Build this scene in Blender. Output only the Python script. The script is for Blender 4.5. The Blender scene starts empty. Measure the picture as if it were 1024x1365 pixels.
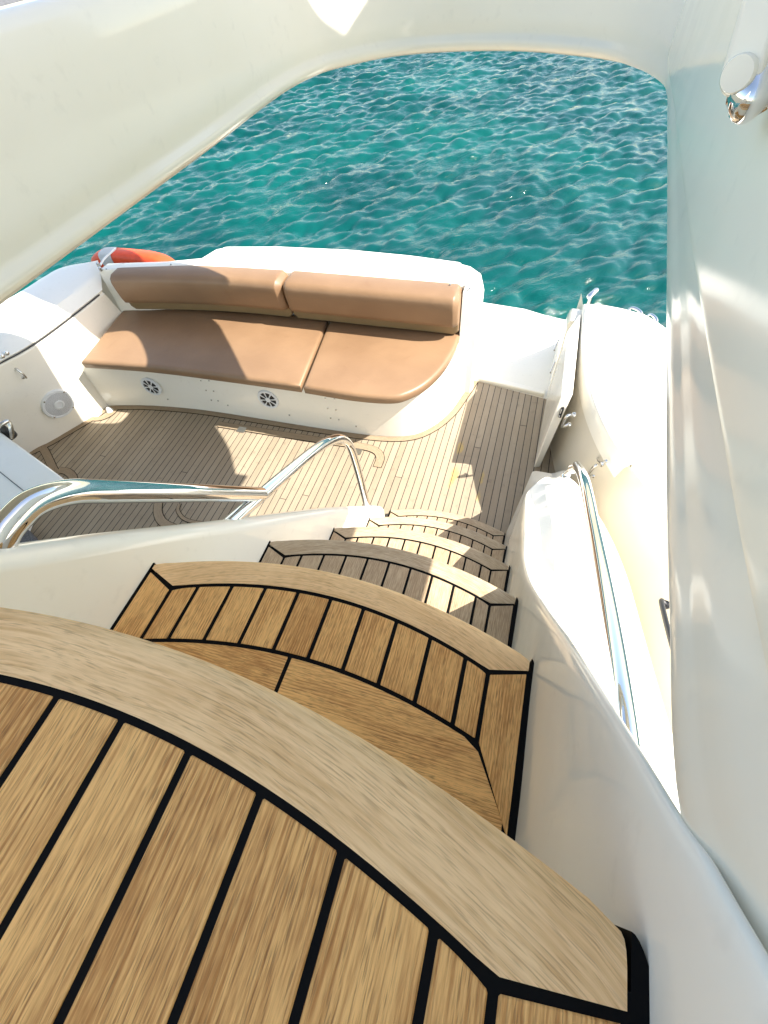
import bpy, bmesh, math, random
import numpy as np
from mathutils import Vector, Matrix
random.seed(7)
S = bpy.context.scene
COL = S.collection
# ------------------------------------------------------------------ camera
FPX, CX, CY, EYE = 619.0, 512.0, 682.5, 2.2
def cam_matrix():
    p, y, r = [math.radians(a) for a in (54.1, -21.8, 6.4)]
    cp, sp, cy, sy = math.cos(p), math.sin(p), math.cos(y), math.sin(y)
    fwd = Vector((sy*cp, cy*cp, -sp)); right = Vector((cy, -sy, 0)); down = fwd.cross(right)
    cr, sr = math.cos(r), math.sin(r)
    return cr*right + sr*down, -sr*right + cr*down, fwd
R_, D_, F_ = cam_matrix()
cam = bpy.data.cameras.new('camera'); camo = bpy.data.objects.new('camera', cam); COL.objects.link(camo)
m = Matrix((R_, -D_, -F_)).transposed().to_4x4(); m.translation = (0, 0, EYE)
camo.matrix_world = m
cam.sensor_fit = 'VERTICAL'; cam.sensor_height = 24; cam.lens = FPX/1365*24
cam.clip_start = 0.01; cam.clip_end = 20000
S.camera = camo
def at(x, y, z):
    """point of the boat seen at a photo pixel, on the level plane z"""
    d = R_*((x-CX)/FPX) + D_*((y-CY)/FPX) + F_
    t = (z-EYE)/d.z
    return Vector((d.x*t, d.y*t, z))
def onx(X, x, y):
    d = R_*((x-CX)/FPX) + D_*((y-CY)/FPX) + F_
    return d*(X/d.x) + Vector((0, 0, EYE))
def ony(Y, x, y):
    d = R_*((x-CX)/FPX) + D_*((y-CY)/FPX) + F_
    return d*(Y/d.y) + Vector((0, 0, EYE))

# ------------------------------------------------------------------ materials
def newmat(name):
    mt = bpy.data.materials.new(name); mt.use_nodes = True
    nt = mt.node_tree; nt.nodes.clear()
    out = nt.nodes.new('ShaderNodeOutputMaterial'); b = nt.nodes.new('ShaderNodeBsdfPrincipled')
    nt.links.new(b.outputs[0], out.inputs[0])
    return mt, nt, b
class NT:
    def __init__(s, nt): s.nt = nt
    def n(s, t, **k):
        nd = s.nt.nodes.new(t)
        for a, v in k.items(): setattr(nd, a, v)
        return nd
    def l(s, a, b): s.nt.links.new(a, b)
    def val(s, x, sock):
        if isinstance(x, (int, float)): sock.default_value = x
        elif isinstance(x, tuple): sock.default_value = x if len(x) == len(sock.default_value) else (*x, 1)
        else: s.l(x, sock)
    def math(s, op, a, b=0.0, c=None, clamp=False):
        nd = s.n('ShaderNodeMath', operation=op, use_clamp=clamp)
        s.val(a, nd.inputs[0]); s.val(b, nd.inputs[1])
        if c is not None: s.val(c, nd.inputs[2])
        return nd.outputs[0]
    def mix(s, f, a, b, blend='MIX'):
        nd = s.n('ShaderNodeMix', data_type='RGBA', blend_type=blend)
        s.val(f, nd.inputs[0]); s.val(a, nd.inputs[6]); s.val(b, nd.inputs[7])
        return nd.outputs[2]
    def noise(s, vec, scale=1.0, detail=2.0, rough=.5, dist=0.0):
        nd = s.n('ShaderNodeTexNoise'); s.l(vec, nd.inputs['Vector'])
        nd.inputs['Scale'].default_value = scale; nd.inputs['Detail'].default_value = detail
        nd.inputs['Roughness'].default_value = rough; nd.inputs['Distortion'].default_value = dist
        return nd.outputs[0]
    def smap(s, v, a, b, c=0.0, d=1.0):
        nd = s.n('ShaderNodeMapRange', interpolation_type='SMOOTHSTEP'); s.val(v, nd.inputs[0])
        for i, x in enumerate((a, b, c, d)): nd.inputs[i+1].default_value = x
        return nd.outputs[0]
    def xyz(s, x, y, z=0.0):
        nd = s.n('ShaderNodeCombineXYZ'); s.val(x, nd.inputs[0]); s.val(y, nd.inputs[1]); s.val(z, nd.inputs[2]); return nd.outputs[0]
    def sep(s, v):
        nd = s.n('ShaderNodeSeparateXYZ'); s.l(v, nd.inputs[0]); return nd.outputs
    def bump(s, h, strength, dist, nrm=None):
        nd = s.n('ShaderNodeBump'); s.val(h, nd.inputs['Height'])
        nd.inputs['Strength'].default_value = strength; nd.inputs['Distance'].default_value = dist
        if nrm is not None: s.l(nrm, nd.inputs['Normal'])
        return nd.outputs[0]

def gelcoat(name, col, rough=.12, spec=.5, coat=.0):
    mt, nt, b = newmat(name); g = NT(nt)
    co = g.n('ShaderNodeTexCoord').outputs['Object']
    n1 = g.noise(co, 2.3, 4, .6); n2 = g.noise(co, 34, 3, .6)
    c = g.mix(g.smap(n1, .35, .7, 0, .5), col, tuple(x*y for x, y in zip(col, (.95, .94, .90))))
    c = g.mix(g.smap(n2, .58, .75, 0, .12), c, (.55, .52, .45))
    g.l(c, b.inputs['Base Color'])
    g.l(g.math('ADD', rough, g.math('MULTIPLY', n2, .08)), b.inputs['Roughness'])
    g.l(g.bump(g.noise(co, 5, 2), .12, .012), b.inputs['Normal'])
    b.inputs['Specular IOR Level'].default_value = spec
    b.inputs['Coat Weight'].default_value = coat; b.inputs['Coat Roughness'].default_value = .03
    return mt
def simple(name, col, rough=.4, metal=0.0, var=.15, vscale=20, bump=0.0, spec=.5):
    mt, nt, b = newmat(name); g = NT(nt)
    co = g.n('ShaderNodeTexCoord').outputs['Object']
    n1 = g.noise(co, vscale, 4, .6)
    g.l(g.mix(g.smap(n1, .3, .7), tuple(x*(1-var) for x in col), col), b.inputs['Base Color'])
    g.l(g.math('ADD', rough*.85, g.math('MULTIPLY', n1, rough*.3)), b.inputs['Roughness']); b.inputs['Specular IOR Level'].default_value = spec
    b.inputs['Metallic'].default_value = metal
    if bump: g.l(g.bump(n1, bump, .004), b.inputs['Normal'])
    return mt
def teak(name, dark, light, pore=(.13, .065, .022), wavy=.0, porestr=.6, pu=42, pv=1700, fw=.45, fu=34, fv=430, rw=.28, stain=.3, ringf=240, ringw=.26):
    """u runs along the grain (metres), v across it"""
    mt, nt, b = newmat(name); g = NT(nt)
    uv = g.n('ShaderNodeUVMap').outputs[0]
    tint = g.n('ShaderNodeAttribute', attribute_name='tint').outputs['Fac']
    u, v, _ = g.sep(uv)
    wob = g.math('MULTIPLY', g.math('SUBTRACT', g.noise(g.xyz(g.math('MULTIPLY', u, 5), g.math('MULTIPLY', v, 7)), 1, 2), .5), .006+wavy)
    v2 = g.math('ADD', v, wob)
    fib = g.smap(g.noise(g.xyz(g.math('MULTIPLY', u, fu), g.math('MULTIPLY', v2, fv)), 1, 3, .65), .28, .72)
    ring = g.noise(g.xyz(g.math('MULTIPLY', u, 5.0), g.math('MULTIPLY', v2, 110)), 1, 2, .5)
    broad = g.noise(g.xyz(g.math('MULTIPLY', u, 7), g.math('MULTIPLY', v, 30)), 1, 3, .6)
    flame = g.noise(g.xyz(g.math('MULTIPLY', u, 34), g.math('MULTIPLY', v, 9)), 1, 2, .5)
    f = g.math('ADD', g.math('ADD', g.math('MULTIPLY', g.math('SUBTRACT', fib, .5), fw), .225), g.math('ADD', g.math('MULTIPLY', g.math('SUBTRACT', ring, .5), rw), .25))
    f = g.math('ADD', f, g.math('MULTIPLY', g.math('SUBTRACT', broad, .5), .55))
    f = g.math('ADD', f, g.math('MULTIPLY', g.math('SUBTRACT', tint, .5), .12))
    # growth rings: thin wavering lines along the board
    rw_ = g.noise(g.xyz(g.math('MULTIPLY', u, 2.2), g.math('MULTIPLY', v, 16)), 1, 3, .5)
    ph = g.math('ADD', g.math('MULTIPLY', v, ringf*6.283), g.math('MULTIPLY', rw_, 26.0))
    ln = g.math('POWER', g.math('ADD', .5, g.math('MULTIPLY', g.math('SINE', ph), .5)), 3.0)
    lm = g.smap(g.noise(g.xyz(g.math('MULTIPLY', u, 9), g.math('MULTIPLY', v2, 60)), 1, 3, .6), .3, .7)
    f = g.math('SUBTRACT', g.math('ADD', f, .06), g.math('MULTIPLY', g.math('MULTIPLY', ln, lm), ringw))
    c = g.mix(g.smap(f, .22, .74), dark, light)
    c = g.mix(g.smap(flame, .5, .75, 0, .30), c, light)
    porn = g.noise(g.xyz(g.math('MULTIPLY', u, pu), g.math('MULTIPLY', v2, pv)), 1, 1, .4)
    pz = g.noise(g.xyz(g.math('MULTIPLY', u, 12), g.math('MULTIPLY', v2, 170)), 1, 2, .5)
    pm = g.math('MULTIPLY', g.smap(porn, .48, .70), g.smap(pz, .30, .62))
    c = g.mix(g.math('MULTIPLY', pm, porestr), c, pore)
    co = g.n('ShaderNodeTexCoord').outputs['Object']
    st = g.noise(co, 13, 4, .65)
    c = g.mix(g.smap(st, .58, .8, 0, stain), c, tuple(x*.55 for x in dark))
    g.l(c, b.inputs['Base Color'])
    g.l(g.math('ADD', .5, g.math('MULTIPLY', fib, .25)), b.inputs['Roughness'])
    b.inputs['Specular IOR Level'].default_value = .3
    h = g.math('SUBTRACT', g.math('MULTIPLY', fib, .35), pm)
    g.l(g.bump(h, .35, .0012), b.inputs['Normal'])
    return mt
def deck_mat():
    mt, nt, b = newmat('weathered_teak_deck'); g = NT(nt)
    co = g.n('ShaderNodeTexCoord').outputs['Object']
    x, y, z = g.sep(co)
    P = .0425
    k = g.math('DIVIDE', g.math('SUBTRACT', x, .163), P)
    idx = g.math('FLOOR', k); fr = g.math('FRACT', g.math('ADD', k, 100))
    dist = g.math('MULTIPLY', g.math('MINIMUM', fr, g.math('SUBTRACT', 1.0, fr)), P)
    wn = g.n('ShaderNodeTexWhiteNoise', noise_dimensions='1D'); g.l(idx, wn.inputs['W'])
    rnd = wn.outputs[0]
    wob = g.noise(g.xyz(g.math('MULTIPLY', y, 40), idx), 1, 2)
    hw = g.math('ADD', .0011, g.math('MULTIPLY', wob, .0018))
    # butt joints, staggered from plank to plank
    L = 5.3
    ky = g.math('ADD', g.math('DIVIDE', y, L), g.math('MULTIPLY', rnd, 7.3))
    fy = g.math('FRACT', g.math('ADD', ky, 50))
    dy = g.math('MULTIPLY', g.math('MINIMUM', fy, g.math('SUBTRACT', 1.0, fy)), L)
    seam = g.math('MAXIMUM', g.smap(g.math('SUBTRACT', dist, hw), -.0003, .0006, 1, 0), g.smap(dy, .0015, .0025, 1, 0))
    wn2 = g.n('ShaderNodeTexWhiteNoise', noise_dimensions='2D'); g.l(g.xyz(idx, g.math('FLOOR', ky)), wn2.inputs['Vector'])
    r2 = wn2.outputs[0]
    off = g.math('MULTIPLY', r2, 40)
    fib = g.noise(g.xyz(g.math('MULTIPLY', x, 500), g.math('MULTIPLY', y, 9), off), 1, 3, .6)
    broad = g.noise(co, 3.1, 4, .6); blot = g.noise(co, 17, 4, .65)
    f = g.math('ADD', g.math('MULTIPLY', fib, .55), g.math('MULTIPLY', r2, .18))
    f = g.math('ADD', f, g.math('MULTIPLY', broad, .25))
    c = g.mix(g.smap(f, .25, .85), (.275, .222, .155), (.415, .345, .25))
    c = g.mix(g.smap(blot, .55, .78, 0, .45), c, (.14, .105, .075))
    knot = g.noise(co, 28, 2, .5)
    c = g.mix(g.smap(knot, .74, .80, 0, .7), c, (.10, .075, .055))
    # mustard stains in the gangway
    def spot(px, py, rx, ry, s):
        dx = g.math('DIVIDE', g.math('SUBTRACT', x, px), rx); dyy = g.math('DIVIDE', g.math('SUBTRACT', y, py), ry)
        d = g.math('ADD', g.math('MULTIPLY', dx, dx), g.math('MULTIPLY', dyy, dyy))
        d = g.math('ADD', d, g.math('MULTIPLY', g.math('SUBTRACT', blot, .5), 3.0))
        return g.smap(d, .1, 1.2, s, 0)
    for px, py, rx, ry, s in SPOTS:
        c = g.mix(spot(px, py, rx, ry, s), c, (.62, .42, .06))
    c = g.mix(seam, c, (.035, .03, .027))
    g.l(c, b.inputs['Base Color']); b.inputs['Roughness'].default_value = .62
    b.inputs['Specular IOR Level'].default_value = .3
    g.l(g.bump(g.math('SUBTRACT', g.math('MULTIPLY', fib, .3), seam), .4, .0015), b.inputs['Normal'])
    return mt
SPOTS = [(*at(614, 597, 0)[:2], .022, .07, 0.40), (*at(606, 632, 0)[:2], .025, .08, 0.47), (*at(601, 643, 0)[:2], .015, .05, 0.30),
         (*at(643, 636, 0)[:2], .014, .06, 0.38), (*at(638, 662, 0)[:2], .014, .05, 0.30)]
WHITE = (.89, .855, .765)
M = {}
M['gel'] = gelcoat('white_gelcoat', WHITE, .07, .5)
M['gel_gloss'] = gelcoat('glossy_cream_gelcoat', (.89, .85, .735), .07, .42, coat=.0)
M['gel_lid'] = gelcoat('warm_cream_gelcoat', (.91, .865, .73), .09, .3)
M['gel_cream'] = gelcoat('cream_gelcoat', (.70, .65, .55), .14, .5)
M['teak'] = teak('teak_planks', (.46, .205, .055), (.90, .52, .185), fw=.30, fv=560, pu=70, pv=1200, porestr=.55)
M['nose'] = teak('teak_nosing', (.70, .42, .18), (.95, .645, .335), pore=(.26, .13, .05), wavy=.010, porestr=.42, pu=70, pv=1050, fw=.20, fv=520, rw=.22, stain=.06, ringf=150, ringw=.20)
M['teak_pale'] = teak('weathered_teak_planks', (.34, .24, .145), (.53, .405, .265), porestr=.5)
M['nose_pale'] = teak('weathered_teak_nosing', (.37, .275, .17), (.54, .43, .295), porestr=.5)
M['margin'] = teak('pale_teak_margin', (.25, .185, .12), (.35, .275, .185), porestr=.4)
M['caulk'] = simple('black_caulking', (.0028, .0027, .0027), .6, 0, .4, 45, spec=.10)
M['deck'] = deck_mat()
M['chrome'] = simple('polished_steel', (.70, .71, .715), .035, 1, .03, 6)
M['dull'] = simple('brushed_steel', (.62, .61, .58), .25, 1, .1, 30)
M['black'] = simple('black_plastic', (.015, .015, .016), .4, 0, .2)
M['grey'] = simple('grey_fabric', (.16, .16, .165), .9, 0, .5, 120, .6)
M['rope'] = simple('grey_webbing', (.66, .66, .64), .8, 0, .2, 200, .5)
M['speaker'] = simple('white_plastic', (.74, .76, .77), .35, 0, .05)
M['mesh'] = None
def leather():
    mt, nt, b = newmat('tan_vinyl'); g = NT(nt)
    co = g.n('ShaderNodeTexCoord').outputs['Object']
    n1 = g.noise(co, 2.2, 3, .55); n2 = g.noise(co, 420, 2, .5); n3 = g.noise(co, 7, 4, .6, .6)
    c = g.mix(g.smap(n1, .3, .7), (.225, .137, .076), (.275, .172, .097))
    c = g.mix(g.smap(n3, .6, .8, 0, .25), c, (.17, .088, .044))
    g.l(c, b.inputs['Base Color']); b.inputs['Roughness'].default_value = .42
    nr = g.bump(n2, .15, .0008); nr = g.bump(n3, .25, .012, nr); g.l(nr, b.inputs['Normal'])
    return mt
M['tan'] = leather()
M['tan_bounce'] = simple('tan_vinyl_bounce_lit', (.27, .19, .095), .5, 0, .1, 8)  # backrest's lower strip: bounce light put into the vinyl colour
M['orange'] = simple('orange_foam', (.85, .085, .02), .45, 0, .2, 14)
def grille():
    mt, nt, b = newmat('perforated_grille'); g = NT(nt)
    uv = g.n('ShaderNodeUVMap').outputs[0]
    u, v, _ = g.sep(uv)
    s = 160.0
    a = g.math('MULTIPLY', u, s); r = g.math('FLOOR', g.math('MULTIPLY', v, s))
    a = g.math('ADD', a, g.math('MULTIPLY', r, .5))
    fx = g.math('SUBTRACT', g.math('FRACT', g.math('ADD', a, 500)), .5); fy = g.math('SUBTRACT', g.math('FRACT', g.math('ADD', g.math('MULTIPLY', v, s), 500)), .5)
    d = g.math('SQRT', g.math('ADD', g.math('MULTIPLY', fx, fx), g.math('MULTIPLY', fy, fy)))
    g.l(g.mix(g.smap(d, .25, .35), (.10, .10, .11), (.72, .74, .76)), b.inputs['Base Color'])
    b.inputs['Roughness'].default_value = .4
    return mt
M['mesh'] = grille()

# ------------------------------------------------------------------ object helpers
def setp(o, label=None, cat=None, group=None, kind=None):
    if label: o['label'] = label
    if cat: o['category'] = cat
    if group: o['group'] = group
    if kind: o['kind'] = kind
    return o
def thing(name, label, cat, loc, group=None):
    o = bpy.data.objects.new(name, None); COL.objects.link(o); o.location = loc
    o.empty_display_size = .1
    return setp(o, label, cat, group)
class MB:
    def __init__(s): s.v = []; s.f = []; s.mi = []; s.uv = []; s.tint = []; s.sm = []
    def add(s, vs, fs, mi=0, uvs=None, tint=.5, smooth=False):
        o = len(s.v); s.v += [tuple(p) for p in vs]
        for f in fs:
            s.f.append([i+o for i in f]); s.mi.append(mi); s.sm.append(smooth); s.tint.append(tint)
            s.uv += [uvs[i] if uvs else (vs[i][1], vs[i][0]) for i in f]
    def build(s, name, mats, parent=None, angle=35, bevel=0, seg=3, subsurf=0, solid=0, recalc=True):
        if not isinstance(mats, (list, tuple)): mats = [mats]
        # the vertices are given in world space; children keep world shape under their empty
        org = Vector((0, 0, 0))
        if parent is not None:
            org = parent.location.copy(); q = parent.parent
            while q is not None: org += q.location; q = q.parent
        me = bpy.data.meshes.new(name)
        vs = s.v
        if parent is None:
            a = np.array(vs); c = Vector(((a[:, 0].min()+a[:, 0].max())/2, (a[:, 1].min()+a[:, 1].max())/2, a[:, 2].min()))
            if name in ('cockpit_deck',): c = Vector((0, 0, 0))
            org = c
        me.from_pydata([(p[0]-org.x, p[1]-org.y, p[2]-org.z) for p in vs], [], s.f)
        for mt in mats: me.materials.append(mt)
        uvl = me.uv_layers.new(name='UVMap')
        uvl.data.foreach_set('uv', [c for p in s.uv for c in p])
        at_ = me.attributes.new('tint', 'FLOAT', 'FACE'); at_.data.foreach_set('value', s.tint)
        me.polygons.foreach_set('material_index', s.mi)
        me.polygons.foreach_set('use_smooth', [True]*len(s.f))
        me.update()
        if recalc:
            bm = bmesh.new(); bm.from_mesh(me); bmesh.ops.remove_doubles(bm, verts=bm.verts, dist=1e-6)
            bmesh.ops.recalc_face_normals(bm, faces=bm.faces); bm.to_mesh(me); bm.free()
        me.set_sharp_from_angle(angle=math.radians(angle))
        o = bpy.data.objects.new(name, me); COL.objects.link(o)
        if parent is not None: o.parent = parent
        else: o.location = org
        if solid:
            md = o.modifiers.new('solid', 'SOLIDIFY'); md.thickness = abs(solid); md.offset = 1 if solid > 0 else -1
        if bevel:
            md = o.modifiers.new('bevel', 'BEVEL'); md.width = bevel; md.segments = seg; md.limit_method = 'ANGLE'; md.angle_limit = math.radians(40); md.harden_normals = False
        if subsurf:
            md = o.modifiers.new('sub', 'SUBSURF'); md.levels = subsurf; md.render_levels = subsurf
        return o
def prism(mb, poly, z0, z1, mi=0, uvf=None, tint=.5, smooth=False):
    n = len(poly)
    vs = [(p[0], p[1], z0) for p in poly] + [(p[0], p[1], z1) for p in poly]
    fs = [list(range(n-1, -1, -1)), list(range(n, 2*n))] + [[i, (i+1) % n, n+(i+1) % n, n+i] for i in range(n)]
    uvs = [uvf(p) for p in vs] if uvf else None
    mb.add(vs, fs, mi, uvs, tint, smooth)
def box(mb, c, d, rot=None, mi=0):
    hx, hy, hz = d[0]/2, d[1]/2, d[2]/2
    vs = [Vector((sx*hx, sy*hy, sz*hz)) for sz in (-1, 1) for sx, sy in ((-1, -1), (1, -1), (1, 1), (-1, 1))]
    if rot is not None: vs = [rot @ v for v in vs]
    vs = [v+Vector(c) for v in vs]
    mb.add(vs, [[3, 2, 1, 0], [4, 5, 6, 7], [0, 1, 5, 4], [1, 2, 6, 5], [2, 3, 7, 6], [3, 0, 4, 7]], mi)
def spline(pts, n=8, closed=False):
    P = [Vector(p) for p in pts]; N = len(P); out = []
    rng = N if closed else N-1
    for i in range(rng):
        if closed: a, b, c, d = P[(i-1) % N], P[i], P[(i+1) % N], P[(i+2) % N]
        else:
            b, c = P[i], P[i+1]; a = P[i-1] if i > 0 else b*2-c; d = P[i+2] if i+2 < N else c*2-b
        for k in range(n):
            t = k/n
            out.append(.5*((2*b) + (c-a)*t + (2*a-5*b+4*c-d)*t*t + (3*b-a-3*c+d)*t**3))
    if not closed: out.append(P[-1])
    return out
def tube(mb, pts, r, seg=14, mi=0, caps=True, rs=None):
    P = [Vector(p) for p in pts]; n = len(P)
    T = [(P[min(i+1, n-1)]-P[max(i-1, 0)]).normalized() for i in range(n)]
    up = Vector((0, 0, 1)) if abs(T[0].z) < .9 else Vector((1, 0, 0))
    nrm = (up - T[0]*up.dot(T[0])).normalized(); vs = []
    for i in range(n):
        nrm = (nrm - T[i]*nrm.dot(T[i])).normalized(); bi = T[i].cross(nrm)
        rr = rs[i] if rs else r
        for k in range(seg):
            a = 2*math.pi*k/seg; vs.append(P[i] + (nrm*math.cos(a)+bi*math.sin(a))*rr)
    fs = [[i*seg+k, i*seg+(k+1) % seg, (i+1)*seg+(k+1) % seg, (i+1)*seg+k] for i in range(n-1) for k in range(seg)]
    if caps: fs += [list(range(seg-1, -1, -1)), [(n-1)*seg+k for k in range(seg)]]
    mb.add(vs, fs, mi)
def loft(mb, rows, mi=0, close=False):
    n = len(rows[0]); vs = [p for r in rows for p in r]
    fs = []
    for i in range(len(rows)-1):
        for k in range(n if close else n-1):
            fs.append([i*n+k, i*n+(k+1) % n, (i+1)*n+(k+1) % n, (i+1)*n+k])
    mb.add(vs, fs, mi)
def lathe(mb, c, axis, prof, seg=24, mi=0, cap=True):
    ax = Vector(axis).normalized(); t = Vector((0, 0, 1)) if abs(ax.z) < .9 else Vector((1, 0, 0))
    u = ax.cross(t).normalized(); w = ax.cross(u); c = Vector(c)
    vs = []; uvs = []
    for (r, h) in prof:
        for k in range(seg):
            a = 2*math.pi*k/seg; vs.append(c + ax*h + (u*math.cos(a)+w*math.sin(a))*max(r, 1e-5)); uvs.append((r*math.cos(a), r*math.sin(a)))
    fs = [[i*seg+k, i*seg+(k+1) % seg, (i+1)*seg+(k+1) % seg, (i+1)*seg+k] for i in range(len(prof)-1) for k in range(seg)]
    fs += [list(range(seg))] + ([[(len(prof)-1)*seg+k for k in range(seg)]] if cap else [])
    mb.add(vs, fs, mi, uvs)
def offset(poly, d):
    """inward offset of a counter-clockwise outline"""
    n = len(poly); out = []
    for i in range(n):
        a, b, c = Vector(poly[i-1][:2]), Vector(poly[i][:2]), Vector(poly[(i+1) % n][:2])
        e1 = (b-a); e2 = (c-b)
        if e1.length < 1e-9: e1 = e2
        if e2.length < 1e-9: e2 = e1
        e1.normalize(); e2.normalize()
        n1 = Vector((-e1.y, e1.x)); n2 = Vector((-e2.y, e2.x)); s = n1+n2
        if s.length < 1e-6: s = n1
        s.normalize(); k = max(.45, s.dot(n1))
        out.append(b + s*(d/k))
    return out
def ccw(poly):
    a = sum(poly[i-1][0]*poly[i][1]-poly[i][0]*poly[i-1][1] for i in range(len(poly)))
    return poly if a > 0 else poly[::-1]
def rounded(poly, r, n=5):
    """round the corners of an outline"""
    out = []; N = len(poly)
    for i in range(N):
        a, b, c = [Vector(p[:2]) for p in (poly[i-1], poly[i], poly[(i+1) % N])]
        ra = min(r, (a-b).length*.48, (c-b).length*.48)
        p, q = b+(a-b).normalized()*ra, b+(c-b).normalized()*ra
        for k in range(n+1):
            t = k/n; out.append(p*(1-t)**2 + b*2*t*(1-t) + q*t*t)
    return out
def ribbon(mb, path, w, z, mi=0, tint=.5, side=0):
    """flat strip along a plan path; side -1/0/1 puts the path on its right, middle or left edge"""
    P = [Vector(p[:2]) for p in path]; n = len(P); L = 0; vs = []; uvs = []
    ro = random.random()*9
    for i in range(n):
        t = (P[min(i+1, n-1)]-P[max(i-1, 0)]).normalized(); nr = Vector((-t.y, t.x))
        a = nr*w*(.5+.5*side); b = nr*w*(-.5+.5*side)
        if i: L += (P[i]-P[i-1]).length
        vs += [(*(P[i]+a), z), (*(P[i]+b), z)]; uvs += [(L+ro, w), (L+ro, 0)]
    mb.add(vs, [[2*i, 2*i+1, 2*i+3, 2*i+2] for i in range(n-1)], mi, uvs, tint)

# ------------------------------------------------------------------ light
SUN = Vector((.87, .05, 1.0)).normalized()
W = bpy.data.worlds.new('World'); S.world = W; W.use_nodes = True
wn = W.node_tree; bg = wn.nodes.get('Background') or wn.nodes.new('ShaderNodeBackground')
sky = wn.nodes.new('ShaderNodeTexSky'); sky.sky_type = 'NISHITA'; sky.sun_disc = False
sky.sun_elevation = math.asin(SUN.z); sky.sun_rotation = math.atan2(SUN.x, SUN.y)
sky.air_density = 1.0; sky.dust_density = .9; sky.ozone_density = 1.0
tn = wn.nodes.new('ShaderNodeMix'); tn.data_type = 'RGBA'; tn.blend_type = 'MULTIPLY'; tn.inputs[0].default_value = 1
wn.links.new(sky.outputs[0], tn.inputs[6]); tn.inputs[7].default_value = (1.15, 1.0, .85, 1); wn.links.new(tn.outputs[2], bg.inputs[0]); bg.inputs[1].default_value = .15
ld = bpy.data.lights.new('sun', 'SUN'); ld.energy = 4.2; ld.angle = math.radians(.53); ld.color = (1.0, .94, .85)
lo = bpy.data.objects.new('sun', ld); COL.objects.link(lo); lo.location = (6, 0, 8)
lo.rotation_euler = SUN.to_track_quat('Z', 'Y').to_euler()
S.view_settings.view_transform = 'Standard'; S.view_settings.look = 'None'
S.view_settings.exposure = 1.52; S.view_settings.gamma = 1
S.cycles.max_bounces = 10; S.cycles.diffuse_bounces = 6; S.cycles.glossy_bounces = 5
S.cycles.use_denoising = True
S.cycles.sample_clamp_indirect = 8

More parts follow.
